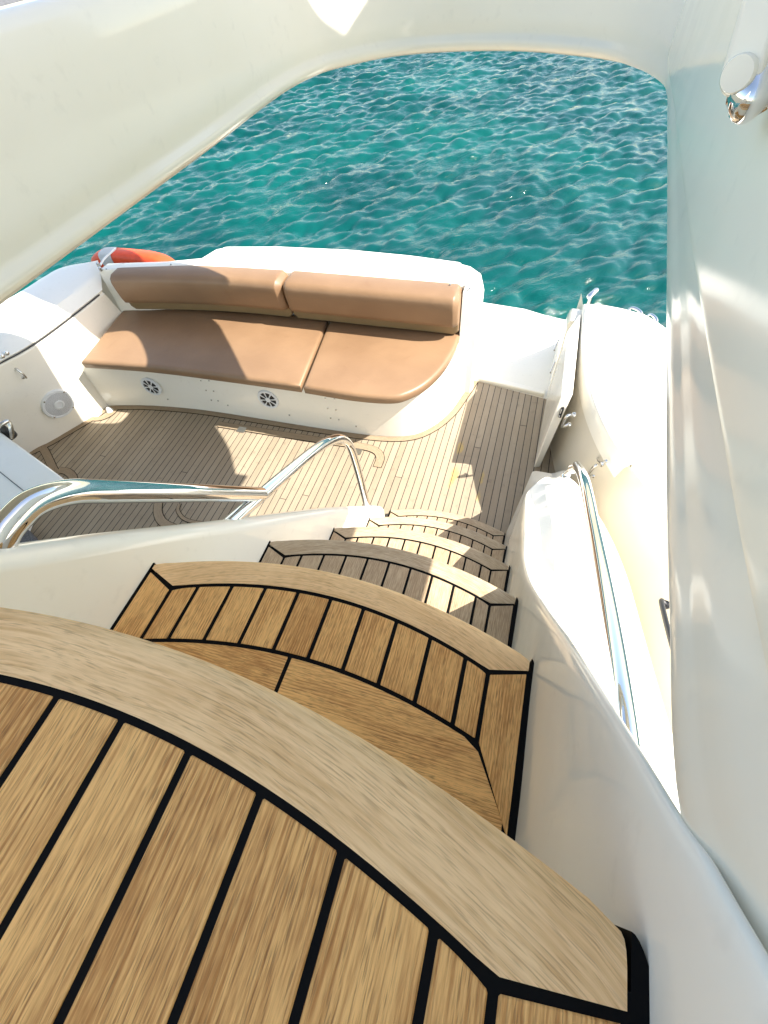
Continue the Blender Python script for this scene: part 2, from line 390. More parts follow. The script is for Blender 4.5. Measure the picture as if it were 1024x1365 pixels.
# ------------------------------------------------------------------ sea
SEA = -1.0
def make_sea():
    n = 800; size = 40.0; x0, y0 = -28.0, .6
    rng = np.random.default_rng(5)
    k1 = 2*np.pi*np.fft.fftfreq(n, size/n); KX, KY = np.meshgrid(k1, k1, indexing='ij')
    K = np.sqrt(KX**2+KY**2); K[0, 0] = 1
    wd = np.array([.72, -.70]); wd /= np.linalg.norm(wd)
    ca = (KX*wd[0]+KY*wd[1])/K
    Lp = .85; kp = 2*np.pi/Lp
    Ph = np.exp(-1.0*(kp/K)**2)/K**3.15*(.10+.90*np.abs(ca)**4)*np.exp(-(K*.026)**2)
    Ph[0, 0] = 0
    H = (rng.normal(size=(n, n))+1j*rng.normal(size=(n, n)))*np.sqrt(Ph)
    h = np.fft.ifft2(H); hr = h.real; s = hr.std()
    dx = np.fft.ifft2(-1j*KX/K*H).real; dy = np.fft.ifft2(-1j*KY/K*H).real
    A = .0225/s
    hr = hr*A; dx = dx*A*.7; dy = dy*A*.7
    g = np.linspace(0, size, n)
    win = np.clip(np.minimum(g, size-g)/1.5, 0, 1); win = win*win*(3-2*win)
    Wn = win[:, None]*win[None, :]
    ext = [60, 200, 800, 3000, 12000]
    gx = np.concatenate([[x0-e for e in ext[::-1]], x0+g, [x0+size+e for e in ext]])
    gy = np.concatenate([[y0-e for e in ext[::-1]], y0+g, [y0+size+e for e in ext]])
    X, Y = np.meshgrid(gx, gy, indexing='ij'); Z = np.full_like(X, SEA)
    e = len(ext)
    X[e:-e, e:-e] += dx*Wn; Y[e:-e, e:-e] += dy*Wn; Z[e:-e, e:-e] += hr*Wn
    N = len(gx)
    co = np.stack([X, Y, Z], -1).reshape(-1, 3)
    i = np.arange(N-1); I, J = np.meshgrid(i, i, indexing='ij')
    q = np.stack([I*N+J, (I+1)*N+J, (I+1)*N+J+1, I*N+J+1], -1).reshape(-1, 4)
    me = bpy.data.meshes.new('sea')
    me.vertices.add(len(co)); me.vertices.foreach_set('co', co.ravel().astype(np.float32))
    me.loops.add(q.size); me.loops.foreach_set('vertex_index', q.ravel().astype(np.int32))
    me.polygons.add(len(q)); me.polygons.foreach_set('loop_start', (np.arange(len(q))*4).astype(np.int32))
    me.polygons.foreach_set('use_smooth', np.ones(len(q), bool))
    me.update(calc_edges=True)
    mt, nt, b = newmat('sea_water'); G = NT(nt)
    co = G.n('ShaderNodeTexCoord').outputs['Object']
    big = G.noise(co, .35, 3, .5)
    c = G.mix(G.smap(big, .35, .65), (.0, .043, .043), (.0, .070, .063))
    G.l(c, b.inputs['Base Color'])
    b.inputs['Roughness'].default_value = .06; b.inputs['IOR'].default_value = 1.33
    x, y, z = G.sep(co)
    al = G.math('ADD', G.math('MULTIPLY', x, .70), G.math('MULTIPLY', y, .72)); ac = G.math('SUBTRACT', G.math('MULTIPLY', x, .72), G.math('MULTIPLY', y, .70))
    v = G.xyz(G.math('MULTIPLY', al, .42), G.math('MULTIPLY', ac, 1.7), 0.0)
    r1 = G.noise(v, 5.0, 5, .62, .9); r2 = G.noise(v, 15, 3, .55, .5)
    hh = G.math('ADD', r1, G.math('MULTIPLY', r2, .35))
    bn = G.n('ShaderNodeBump'); bn.inputs['Distance'].default_value = .06; G.l(hh, bn.inputs['Height'])
    pt = G.noise(co, .42, 3, .55, .7); G.l(G.smap(pt, .38, .62, .14, .42), bn.inputs['Strength']); G.l(bn.outputs[0], b.inputs['Normal']); b.inputs['Specular IOR Level'].default_value = .42
    me.materials.append(mt)
    o = bpy.data.objects.new('sea', me); COL.objects.link(o)
    setp(o, 'teal rippling sea water behind the yacht', 'sea', kind='structure')
make_sea()

# ------------------------------------------------------------------ deck, platform, hull
mb = MB()
dk = [(-3.4, -.9), (.95, -.9), (.95, 1.2), (.5, 2.2), (.35, 2.636), (-.232, 2.743), (-.4, 2.78), (-3.0, 2.6), (-3.4, 1.5)]
prism(mb, dk, -.03, 0)
o = mb.build('cockpit_deck', M['deck']); setp(o, 'weathered teak planked cockpit floor with dark seams', 'deck', kind='structure')

# ------------------------------------------------------------------ staircase
stair = thing('staircase', 'steep flybridge staircase with curved teak treads and black caulking', 'stairs', (-.22, .6, 0))
XC, XL, XR = -.22, -.545, .100
def make_tread(y0, z, depth_f=.048, back=.152, rear=.30, pl=None, top=False, flat=False):
    nose = lambda x: y0-.6*(x-XC)**2
    sF = lambda x: y0-depth_f-.72*(x-XC)**2
    sB = lambda x: y0-back-.6*(x-XC)**2
    iL, iR = XC-.267, XC+.263; g = .0024 if top else .0031
    yl, yr = y0-.078, y0-(.092 if top else .084)
    th = .036; zt = z
    w = .0075 if top else .0055
    body = MB()
    # planks
    xs = [iL] + (pl or [-.444+.0565*k for k in range(9)]) + [iR]
    for i in range(len(xs)-1):
        a, b = xs[i]+(g if i else g), xs[i+1]-g
        n = 5; X = [a+(b-a)*k/n for k in range(n+1)]
        yf = lambda x: sF(x)-g-.004*(max(0, abs(x-XC)-.24)/.03)**2
        yb = (lambda x: y0-.75) if top else (lambda x: sB(x)+g)
        poly = [(x, yb(x)) for x in X] + [(x, yf(x)) for x in X[::-1]]
        ou, ov = random.random()*30, random.random()*30
        prism(body, poly, zt-.012, zt, 0, lambda p, ou=ou, ov=ov: (p[1]+ou, p[0]+ov), random.random())
    # side boards
    yend = y0-.75 if top else sB(iL)
    yre = y0-.75 if top else y0-.287
    for s in (0, 1):
        if s == 0: poly = [(XL+g*1.5, yre), (iL-g, yend - (0 if top else .0)), (iL-g, sF(iL)-g*1.6), (XL+g*1.5, yl-g*1.6)]
        else: poly = [(iR+g, yend if top else sB(iR)), (XR-g*1.5, yre), (XR-g*1.5, yr-g), (iR+g, sF(iR)-g*1.2)]
        ou, ov = random.random()*30, random.random()*30
        prism(body, poly, zt-.012, zt, 0, lambda p, ou=ou, ov=ov: (p[1]+ou, p[0]+ov), random.random())
    if not top:
        # rear board in two lengths
        for a, b in ((XL+.012, -.245-g), (-.245+g, XR-.012)):
            n = 16; X = [a+(b-a)*k/n for k in range(n+1)]
            def yt(x):
                if x < iL: return sB(iL)-g*1.5+(yre-sB(iL))*(iL-x)/(iL-XL)
                if x > iR: return sB(iR)-g*1.5+(yre-sB(iR))*(x-iR)/(XR-iR)
                return sB(x)-g
            poly = [(x, y0-rear-.02) for x in X] + [(x, yt(x)) for x in X[::-1]]
            ou, ov = random.random()*30, random.random()*30
            prism(body, poly, zt-.012, zt, 0, lambda p, ou=ou, ov=ov: (p[0]+ou, p[1]*1+ov), random.random())
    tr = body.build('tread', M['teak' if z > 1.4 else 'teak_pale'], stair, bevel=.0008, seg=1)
    # nosing
    nb = MB(); n = 48; rows = []; uvr = []
    prof = [(None, -.012), (None, 0.0), (.5, 0.0), (.016, 0.0), (.009, -.001), (.004, -.0035), (.001, -.008), (0, -.014), (0, -th+.006), (.004, -th), (.03, -th)]
    ou, ov = random.random()*30, random.random()*30
    vs = []; uvs = []
    xa, xb = XL+g*1.2, XR-g*.8
    for k in range(n+1):
        x = xa+(xb-xa)*k/n; yn = nose(x)
        if x < iL: low = sF(iL)+(yl-sF(iL))*(iL-x)/(iL-XL)
        elif x > iR: low = sF(iR)+(yr-sF(iR))*(x-iR)/(XR-iR)
        else: low = sF(x)
        low += g
        # ease the outer corner
        e = max(0, (.012-(xb-x))/.012); e2 = max(0, (.012-(x-xa))/.012)
        yn -= .0025*max(e, e2)**2
        for (o_, dz) in prof:
            av = min(1, max(.2, (yn-low)/.034)); yy = low if o_ is None else (yn-o_*av if o_ != .5 else (low+yn)/2)
            vs.append((x, yy, zt+dz)); uvs.append((x+ou, (yn-yy)*1.0-.25*(x-XC)**2+ov))
    m_ = len(prof)
    fs = [[k*m_+j, (k+1)*m_+j, (k+1)*m_+j+1, k*m_+j+1] for k in range(n) for j in range(m_-1)]
    fs += [list(range(m_)), [n*m_+j for j in range(m_)]]
    nb.add(vs, fs, 0, uvs, random.uniform(.4, .8))
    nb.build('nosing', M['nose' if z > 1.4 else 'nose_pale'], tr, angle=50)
    # caulking bed
    cb = MB(); n = 60
    X = [XL-w*t for t in (1, .75, .5, .25, .05)] + [XL+.0001+(XR-XL-.0002)*k/n for k in range(n+1)] + [XR+w*t for t in (.05, .25, .5, .75, 1)]
    fy = lambda x: nose(max(XL, min(XR, x)))-(.022 if XL < x < XR else .001+.010*(max(0, x-XR, XL-x)/w)**2)
    poly = [(XL-w, y0-(.75 if top else rear+.02)), (XR+w, y0-(.75 if top else rear+.02))] + [(x, fy(x)) for x in X[::-1]]
    prism(cb, poly, zt-.03, zt-.0011)
    cb.build('caulking', M['caulk'], tr)
    return tr
TREADS = [(.059, 1.9075), (.323, 1.516), (.592, 1.173), (.912, .771), (1.237, .387), (1.535, .05)]
for i, (y0, z) in enumerate(TREADS):
    rear = .30 if i == 1 else .34
    make_tread(y0, z, top=(i == 0), rear=rear, pl=[-.444, -.3925, -.3415, -.2905, -.2395, -.190, -.1405, -.0905, -.0385, .0135] if i == 0 else None)
# moulded white risers under the treads
mb = MB()
for i, (y0, z) in enumerate(TREADS[:-1]):
    n = 20; zb = TREADS[i+1][1]-.035
    X = [XL+(XR-XL)*k/n for k in range(n+1)]
    fr = [(x, y0-.035-.6*(x-XC)**2) for x in X]
    yb = y0-.30 if i else y0-.75
    prism(mb, [(XL, yb)] + [(XR, yb)] + fr[::-1], zb, z-.031)
mb.build('riser', M['gel'], stair)

# ------------------------------------------------------------------ stair wall to port with its handrail
def wall_strip(name, label, cat, path_top, th, zbase, mat, r=.018, parent=None):
    pass
lw = thing('stair_wall', 'low sloping white moulded wall along the handrail side of the stairs', 'wall', (-.58, .7, 0))
mb = MB()
top = [(-.9, 3.02), (-.3, 2.22), (.0, 1.91), (.134, 1.745), (.248, 1.61), (.445, 1.367), (.69, 1.07), (.927, .78), (1.16, .48), (1.30, .30), (1.375, .20)]
tp = spline([(0, y, z) for y, z in top], 5)
rows = []
xi, xo = -.547, -.612
for p in tp:
    z = p.z; y = p.y; e = max(0, (y-1.30)/.08); 
    zb = max(0.0, z-.9) if y < .2 else 0.0
    rows.append([(xi, y, zb), (xi, y, z-.035), (xi-.003, y, z-.018), (xi-.012, y, z-.005), (xi-.024, y, z), (xo+.024, y, z), (xo+.012, y, z-.005), (xo+.003, y, z-.018), (xo, y, z-.035), (xo, y, zb)])
loft(mb, rows)
mb.add(rows[-1], [list(range(len(rows[-1])))]); mb.add(rows[0], [list(range(len(rows[0])))])
mb.build('wall_moulding', M['gel'], lw, angle=60, bevel=.008, seg=3)

hr = thing('handrail', 'bent polished steel handrail on the white wall left of the stairs', 'handrail', (-.6, .6, 1.2))
RX = -.592
def rp(x, y, X=RX): return onx(X, x, y)
mb = MB()
a = [rp(-18, 790), rp(0, 722), rp(22, 690), rp(50, 668), rp(95, 656), rp(150, 655.5), rp(250, 657), rp(348, 659)]
a = spline(a, 8)
tube(mb, a, .0195, 20); mb.build('upper_tube', M['chrome'], hr, angle=60)
mb = MB()
b_ = [rp(300, 703), rp(330, 676), rp(380, 633), rp(420, 600)]
c_ = [rp(440, 588), rp(455, 585), rp(466, 594), rp(474, 616), rp(482, 645), rp(491, 680)]
tube(mb, spline(b_+c_, 8), .0175, 20); mb.build('lower_tube', M['chrome'], hr, angle=60)
for q in (rp(304, 699), rp(491, 676)):
    mb = MB(); lathe(mb, q-Vector((0, 0, .015)), (0, -.0, 1), [(.027, 0), (.027, .003), (.02, .006)], 20); mb.build('foot', M['chrome'], hr)

# ------------------------------------------------------------------ stair side pod to starboard
pod = thing('stair_side_moulding', 'bulging white moulded side of the stairs below the blue reflecting rail', 'moulding', (.3, .8, 0))
# y, ridge height, surface height under the rail, ridge x, spread
prof = [(-.9, 2.25, 1.9, .113, 1), (-.3, 2.12, 1.66, .113, 1), (-.05, 2.03, 1.49, .113, 1), (.02, 1.97, 1.43, .113, 1), (.045, 1.935, 1.41, .113, 1), (.10, 1.862, 1.36, .113, 1), (.23, 1.69, 1.245, .110, 1), (.382, 1.469, 1.155, .112, 1), (.55, 1.24, 1.07, .112, 1), (.70, 1.08, .995, .112, 1), (.88, .965, .915, .112, .97), (1.05, .855, .835, .114, .86), (1.2, .745, .755, .120, .70), (1.35, .64, .665, .160, .44), (1.45, .575, .60, .20, .30), (1.52, .50, .515, .228, .2), (1.57, .40, .40, .25, .12)]
pa = spline([(y, a, b) for y, a, b, c, d in prof], 4); pb = spline([(y, c, d) for y, a, b, c, d in prof], 4)
rows = []
for p, q in zip(pa, pb):
    y, rz, s_ = p; x0 = q.y; w = q.z; L = lambda a, b, t: a+(b-a)*t
    yb = y+max(0, y-1.25)*1.35; xb = .102 if yb < 1.47 else .102+.10*(yb-1.47)/.53
    xr = max(.285, x0+.05); dz = rz-s_
    z2 = max(0, rz-.45); t2 = z2/max(rz, .01)
    rows.append([(xb, yb, 0), (L(xb, x0-.008, t2), L(yb, y, t2), z2), (x0-.006, y, rz-.10), (x0-.004, y, rz-.035), (x0-.001, y, rz-.010), (x0+.005, y, rz), (x0+.018, y, rz-.007-.1*max(0, dz)),
                 (x0+.05, y, s_+.62*dz-.004), (L(x0+.05, xr, .5), y, s_+.24*max(0, dz)+.004), (xr, y, s_), (xr+.09*w, y, s_-.03*w), (xr+.17*w, y, s_-.085*w), (xr+.235*w, y, s_-.19*w), (xr+.28*w, y, max(0, s_-.36*w)), (xr+.30*w, L(yb, y, .5), max(0, s_-.6*w)), (xr+.31*w, yb, 0)])
mb = MB(); loft(mb, rows)
end = [Vector(e) for e in rows[-1]]; cen = sum(end, Vector())/len(end)+Vector((0, .05, 0))
mb.add(end+[cen], [[i, i+1, len(end)] for i in range(len(end)-1)])
mb.build('moulding_shell', M['gel'], pod, angle=80, subsurf=1)

# rail on the pod
sr = thing('side_handrail', 'polished steel handrail reflecting blue on the white stair side', 'handrail', (.3, .8, .9))
mb = MB()
pts = [onx(.29, 770, 622), onx(.29, 779, 640), onx(.29, 791, 700), onx(.285, 806, 780), onx(.28, 819, 860), onx(.275, 830, 940)]
pts = [pts[0]+Vector((-.012, .015, -.035)), pts[0]+Vector((0, .004, -.008))] + pts + [onx(.275, 838, 1010), onx(.275, 842, 1050)]
tube(mb, spline(pts, 8), .0185, 20); mb.build('rail_tube', M['chrome'], sr, angle=60)
mb = MB()
q = pts[1]; tube(mb, [q+Vector((.0, .0, .0)), q+Vector((-.015, .01, -.03)), q+Vector((-.025, .012, -.065))], .009, 12, rs=[.012, .009, .013])
lathe(mb, q+Vector((-.026, .012, -.072)), (-.4, .2, 1), [(.02, 0), (.02, .004), (.013, .01)], 16)
mb.build('rail_foot', M['chrome'], sr, angle=60)

# ------------------------------------------------------------------ flybridge overhang with the stair opening
ov = thing('flybridge_overhang', 'cream moulded flybridge overhang whose rounded opening frames the view', 'overhang', (-.3, .5, 1.94))
H1 = .26
op = [(-.600, -.9), (-.600, -.4), (-.600, .376), (-.600, .6), (-.600, .9), (-.605, 1.12), (-.602, 1.25), (-.585, 1.345), (-.554, 1.412), (-.453, 1.512), (-.314, 1.551), (-.135, 1.540), (.0325, 1.462), (.108, 1.384), (.149, 1.287), (.158, 1.21), (.152, 1.05), (.139, .75), (.1268, .48), (.1182, .278), (.1148, .155), (.1135, .06), (.125, -.03), (.132, -.4), (.132, -.9)]
opn = [p.to_2d() for p in spline([(x, y, 0) for x, y in op], 6)]
opl = ccw([tuple(p) for p in opn])
outer = [(.54, -1.6), (.54, 1.09), (.40, 1.25), (.23, 1.43), (.07, 1.64), (-.09, 1.84), (-.31, 2.03), (-.44, 2.17), (-.6, 2.34), (-.78, 2.51), (-1.05, 2.63), (-1.35, 2.68), (-1.56, 2.71), (-1.8, 2.80), (-2.3, 2.92), (-2.7, 2.90),
         (-2.7, 2.25), (-2.2, 2.18), (-1.85, 2.12), (-1.65, 2.16), (-1.46, 2.25), (-1.32, 2.29), (-1.19, 2.23), (-1.04, 2.09), (-.97, 2.0), (-.955, 1.93), (-1.0, 1.86), (-1.27, 1.82), (-1.75, 1.81), (-1.98, 1.77), (-2.6, 1.76), (-3.0, 1.7), (-3.0, -1.6)]
outs = [p.to_2d() for p in spline([(x, y, 0) for x, y in outer[1:-3]], 4)]
outs = [Vector(outer[0])] + outs + [Vector(p) for p in outer[-3:]]
bm = bmesh.new()
def loop(pts, z):
    vs = [bm.verts.new((p[0], p[1], z)) for p in pts]
    return [bm.edges.new((vs[i], vs[(i+1) % len(vs)])) for i in range(len(vs))]
rim = offset(opl, -.012)
ed = loop(outs, 0) + loop(rim, 0)
bmesh.ops.triangle_fill(bm, use_beauty=True, edges=ed)
mb = MB()
mb.add([(v.co.x, v.co.y, 1.938) for v in bm.verts], [[v.index for v in f.verts] for f in (bm.verts.index_update() or bm.faces)])
bm.free()
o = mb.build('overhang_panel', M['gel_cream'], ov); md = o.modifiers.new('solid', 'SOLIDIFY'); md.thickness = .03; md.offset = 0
# collar: the wall of the opening
mb = MB(); rows = []
cprof = [(-.012, 1.925), (-.004, 1.930), (.0, 1.937), (-.0015, 1.945), (-.006, 1.951), (-.007, 1.957), (-.004, 1.967), (-.004, 1.985), (-.008, 2.04), (-.012, 2.09), (-.016, 2.118), (-.022, 2.129), (-.032, 2.134), (-.06, 2.134), (-.075, 2.126), (-.08, 2.10), (-.08, 1.95)]
for o_, z in cprof:
    oo = offset(opl, o_) if o_ else [Vector(p) for p in opl]; o2 = offset(opl, o_*.12) if o_ else oo
    f = [max(0, min(1, (p[0]-.02)/.08)) if z < 2.0 else 0 for p in opl]
    rows.append([(*(a*(1-k)+b*k), z) for a, b, k in zip(oo, o2, f)])
loft(mb, rows, close=True)
mb.build('opening_wall', M['gel_gloss'], ov, angle=50)

# hatch lid standing open along the right side
hl = thing('deck_hatch', 'tall glossy cream hatch lid standing open at the right of the opening', 'hatch', (.13, .3, 2.0))
mb = MB(); rows = []
lp = spline([(.13, -.9, 2.012), (.126, -.05, 2.013), (.110, .09, 2.013), (.1085, .4, 2.011), (.114, .62, 2.005), (.125, .85, 1.992), (.138, 1.08, 1.972), (.145, 1.20, 1.962), (.152, 1.34, 1.962), (.166, 1.64, 1.962)], 8)
for p in lp:
    x, y, z = p
    zt = 3.03 if y < 1.34 else 3.03-.24*min(1, (y-1.34)/.14)
    rows.append([(x+.030, y, z+.002), (x+.006, y, z), (x+.001, y, z+.002), (x, y, z+.008), (x+.002, y, z+.05), (x+.008, y, z+.3), (x+.02, y, zt), (x+.025, y, zt+.02), (x+.05, y, zt+.02), (x+.055, y, zt), (x+.04, y, z+.3)])
loft(mb, rows, close=True); mb.add(rows[0], [list(range(len(rows[0])))]); mb.add(rows[-1], [list(range(len(rows[0])))])
mb.build('lid_panel', M['gel_lid'], hl, angle=50)

# hatch strut end at top right
hc = thing('hatch_strut', 'white round ended strut with polished bracket on the hatch lid', 'strut', onx(.09, 985, 100))
ctr = onx(.085, 986, 98); tipd = (onx(.080, 1013, -5)-ctr).normalized(); nrm = Vector((-1, 0, 0)); nrm = (nrm-tipd*nrm.dot(tipd)).normalized()
view = (Vector((0, 0, EYE))-ctr).normalized()
ax = (view*.75+nrm*.25).normalized(); td = (tipd-ax*tipd.dot(ax)).normalized(); sd = ax.cross(td)
rr = .0100
def capsule(c, L, r0, r1, z0, z1, mbx, n=14):
    out = []
    for k in range(n+1):
        a = math.pi/2+math.pi*k/n; out.append((math.cos(a)*r0, math.sin(a)*r0))
    out += [(L, -r1), (L, r1)]
    n2 = len(out); vs = [c+td*p[0]+sd*p[1]+ax*z0 for p in out]+[c+td*p[0]+sd*p[1]+ax*z1 for p in out]
    mbx.add(vs, [list(range(n2-1, -1, -1)), list(range(n2, 2*n2))]+[[i, (i+1) % n2, n2+(i+1) % n2, n2+i] for i in range(n2)])
mb = MB(); capsule(ctr, .09, rr*1.05, rr*.95, -.012, .0, mb); mb.build('strut_arm', M['gel'], hc, bevel=.003, seg=3)
mb = MB(); lathe(mb, ctr, ax, [(rr*.86, -.001), (rr*.86, .003), (rr*.78, .0045), (0, .0045)], 28); mb.build('cap', M['gel'], hc, angle=40)
mb = MB()
bc = onx(.095, 996, 140); b2 = onx(.10, 1030, 60)
tube(mb, spline([onx(.1, 991, 160), bc, onx(.098, 1010, 110), b2], 6), .008, 14, rs=[.002+.010*min(1, k/8) for k in range(19)])
mb.build('bracket', M['chrome'], hc, angle=60)

# flybridge furniture glimpsed over the rim at top left
mb = MB(); prism(mb, rounded([(-1.75, .5), (-.98, .5), (-.98, 1.68), (-1.75, 1.68)], .1), 1.953, 2.083)
o = mb.build('sun_pad', M['grey'], bevel=.03); setp(o, 'grey sun pad on the flybridge beyond the rim at the upper left corner', 'sun pad')

SCREW = None
def screws(spots, parent, name='screw', r=.0055):
    global SCREW
    org = parent.location.copy(); q = parent.parent
    while q is not None: org += q.location; q = q.parent
    for p, axis in spots:
        if SCREW is None:
            mb = MB(); lathe(mb, (0, 0, 0), (0, 0, 1), [(.0055, -.003), (.0055, .001), (.003, .0025)], 10)
            o = mb.build('screw', M['dull']); SCREW = o.data; bpy.data.objects.remove(o)
        o = bpy.data.objects.new('screw', SCREW); COL.objects.link(o); o.parent = parent
        o.location = Vector(p)-org; o.rotation_euler = Vector(axis).to_track_quat('Z', 'Y').to_euler()
# ------------------------------------------------------------------ sofa
sofa = thing('sofa', 'curved tan vinyl cockpit sofa on a white moulded base', 'sofa', (-1.6, 2.25, 0))
bc_ = [(-2.86, 1.90), (-2.842, 1.92), (-2.548, 1.985), (-2.216, 2.024), (-1.945, 2.036), (-1.589, 2.040), (-1.197, 2.045), (-.83, 2.062), (-.609, 2.111), (-.483, 2.219), (-.392, 2.388), (-.339, 2.596), (-.304, 2.753)]
front = [p.to_2d() for p in spline([(x, y, 0) for x, y in bc_], 6)]
mb = MB(); rows = []
for z, d in ((-.001, .0), (.05, .0), (.2, -.002), (.36, -.006), (.385, -.003), (.395, .01), (.395, .06)):
    row = []
    for i, p in enumerate(front):
        t = (front[min(i+1, len(front)-1)]-front[max(i-1, 0)]).normalized(); n_ = Vector((-t.y, t.x))
        q = p+n_*d; lean = max(0, min(1, (p.x+.75)/.3))*z*.12    # the rounded end leans in with height
        q = q - Vector((.6, -.2))*lean*.6
        row.append((q.x, q.y, z))
    rows.append(row)
loft(mb, rows)
back = rows[-1]
mb.add([(p[0], p[1], .395) for p in back]+[(-.35, 2.8, .395), (-2.9, 2.6, .395)], [list(range(len(back)+2))])
base = mb.build('base', M['gel'], sofa, angle=40)
# margin trims at the base's foot
def yface(X):
    for i in range(len(front)-1):
        if front[i].x <= X <= front[i+1].x:
            t = (X-front[i].x)/(front[i+1].x-front[i].x); return front[i].y*(1-t)+front[i+1].y*t
    return 2.05
# ventilators
def vent(px, py, Y):
    c = ony(Y, px, py); c = ony(yface(c.x)-.003, px, py); mb = MB(); ax = Vector((.02, -1, .0)).normalized()
    lathe(mb, c, ax, [(.074, -.004), (.074, .006), (.070, .010), (.058, .010), (.057, .004)], 32, 0, False)
    for k in range(8):
        a = 2*math.pi*k/8+.2
        u = Vector((math.cos(a), 0, math.sin(a))); w = Vector((-math.sin(a), 0, math.cos(a)))
        p0 = c+ax*.007; vs = []
        for r, h in ((.014, .0016), (.060, .0055)):
            for sg_ in (-1, 1): vs.append(p0+u*r+w*h*sg_)
        vs2 = [v+ax*.003 for v in vs]
        mb.add(vs+vs2, [[0, 1, 3, 2], [4, 6, 7, 5], [0, 2, 6, 4], [1, 5, 7, 3]], 0)
    lathe(mb, c+ax*.006, ax, [(.018, 0), (.018, .005), (.012, .006)], 18, 0)
    v = mb.build('vent', M['speaker'], base, angle=40)
    mb = MB(); lathe(mb, c, ax, [(.059, -.003), (.059, .0035)], 24); mb.build('vent_throat', M['black'], v)
vent(202, 515, 2.018); vent(358, 532, 2.030)
sp_ = []
for px, py in ((268, 507), (279, 507), (275, 520), (285, 521), (282, 533), (291, 534), (434, 530), (446, 531), (437, 544), (448, 546), (441, 557), (452, 559), (224, 532), (304, 540), (386, 553), (475, 568), (145, 530)):
    q = ony(2.02, px, py); sp_.append((ony(yface(q.x)-.002, px, py), (0, -1, 0)))
screws(sp_, base)

def cushion(outl, z0, z1, r, crown, mat, name, parent):
    P = ccw([tuple(p[:2]) for p in outl]); mb = MB(); rows = []
    K = 6
    prof = [(.012, z0), (.002, z0+.008)] + [(r*(1-math.sin(a)), z1-r*(1-math.sin(math.pi/2-a)) if 0 else z1-r+r*math.cos(a)) for a in [math.pi/2*(1-k/K) for k in range(K+1)]]
    prof += [(r+.012, z1+.0015)]
    for d, z in prof: rows.append([(p[0], p[1], z) for p in offset(P, d)])
    loft(mb, rows, close=True)
    n = len(P); mb.add(rows[-1], [list(range(n))]); mb.add(rows[0], [list(range(n))[::-1]])
    return mb.build(name, mat, parent, angle=70)
ZS = .455
split_f, split_b = at(402, 514, ZS), at(438, 432, ZS)
lf = [at(*p, ZS) for p in ((107, 481), (200, 487.5), (300, 500), (400, 513.5))]
rf = [at(*p, ZS) for p in ((404, 514.5), (470, 525), (520, 528.5), (545, 523), (570, 509), (592, 487), (607, 463), (614, 444))]
bl = [at(*p, ZS) for p in ((437, 426), (380, 418), (250, 410), (167, 408))]
br = [at(614, 436, ZS), at(500, 428, ZS), at(439, 426, ZS)]
def dens(pts, n=6): return [p for p in spline(pts, n)]
# left seat outline
outl = dens(lf) + dens(bl)
outr = dens(rf) + dens(br)
cushion(outl, .392, ZS, .022, .010, M['tan'], 'seat_cushion', sofa)
cushion(outr, .392, ZS, .022, .010, M['tan'], 'seat_cushion', sofa)
# backrests
def backrest(xa, xb):
    mb = MB(); rows = []
    prof = [(0.115, .462, 1), (.03, .462, 1), (.018, .470, 1), (.008, .525, 1), (.006, .535, 0), (-.022, .540, 0), (-.040, .552, 0), (-.050, .58, 0), (-.064, .66, 0), (-.068, .705, 0), (-.060, .730, 0), (-.035, .746, 0), (.05, .750, 0), (.105, .746, 0), (.125, .72, 0), (.13, .6, 0)]
    n = 40
    yb = lambda x: 2.560 - .015*(-.4-x)/1.1 - .105*max(0, (-1.75-x)/1.0)**1.7
    for k in range(n+1):
        t = k/n; x = xa+(xb-xa)*t
        e = min(t, 1-t)*abs(xb-xa); s = 1-max(0, 1-e/.035)**2*.35
        rows.append([(x+.0, yb(x)+.03+(o_-.03)*s, .6+(z-.6)*(1-(1-s)*.5)) for o_, z, b in prof])
    vs = [p for r in rows for p in r]; m_ = len(prof)
    for j in range(m_):
        band = 1 if (prof[j][2] and prof[(j+1) % m_][2]) else 0
        mb.add([rows[k][q] for k in range(n+1) for q in (j, (j+1) % m_)], [[2*k, 2*k+1, 2*k+3, 2*k+2] for k in range(n)], band)
    mb.add(rows[0], [list(range(m_))], 0); mb.add(rows[-1], [list(range(m_))], 0)
    o = mb.build('back_cushion', [M['tan'], M['tan_bounce']], sofa, angle=60, bevel=.010, seg=3)
    return o
backrest(-2.735, -1.525); backrest(-1.515, -.405)

# ------------------------------------------------------------------ transom
tr = thing('transom', 'white moulded transom behind the sofa backrest with a flush top lid', 'transom', (-1.3, 2.8, 0))
TZ = .75
inn = [(-2.83, 2.43), (-2.6, 2.48), (-2.2, 2.585), (-1.5, 2.635), (-.8, 2.65), (-.40, 2.655)]
out_ = [at(622, 384, TZ), at(640, 372, TZ), at(643, 362, TZ)*1.0]
outl = [Vector(p) for p in inn] + [Vector((-.398, 2.60)), Vector((-.30, 2.615)), Vector((-.283, 2.65)), Vector((-.325, 2.80)), Vector((-.40, 2.875)), Vector((-.492, 2.905)), Vector((-.8, 2.94)), Vector((-1.2, 2.953)), Vector((-1.7, 2.92)), Vector((-2.09, 2.865)), Vector((-2.15, 2.83)), Vector((-2.19, 2.70)), Vector((-2.4, 2.625)), Vector((-2.83, 2.53))]
mb = MB(); P = ccw([tuple(p) for p in outl])
rows = []
for d, z in ((0, -.05), (0, TZ-.02), (.003, TZ-.009), (.009, TZ-.003), (.02, TZ)): rows.append([(p[0], p[1], z) for p in offset(P, d)])
loft(mb, rows, close=True); mb.add(rows[-1], [list(range(len(P)))])
mb.build('transom_body', M['gel'], tr, angle=45)
mb = MB()
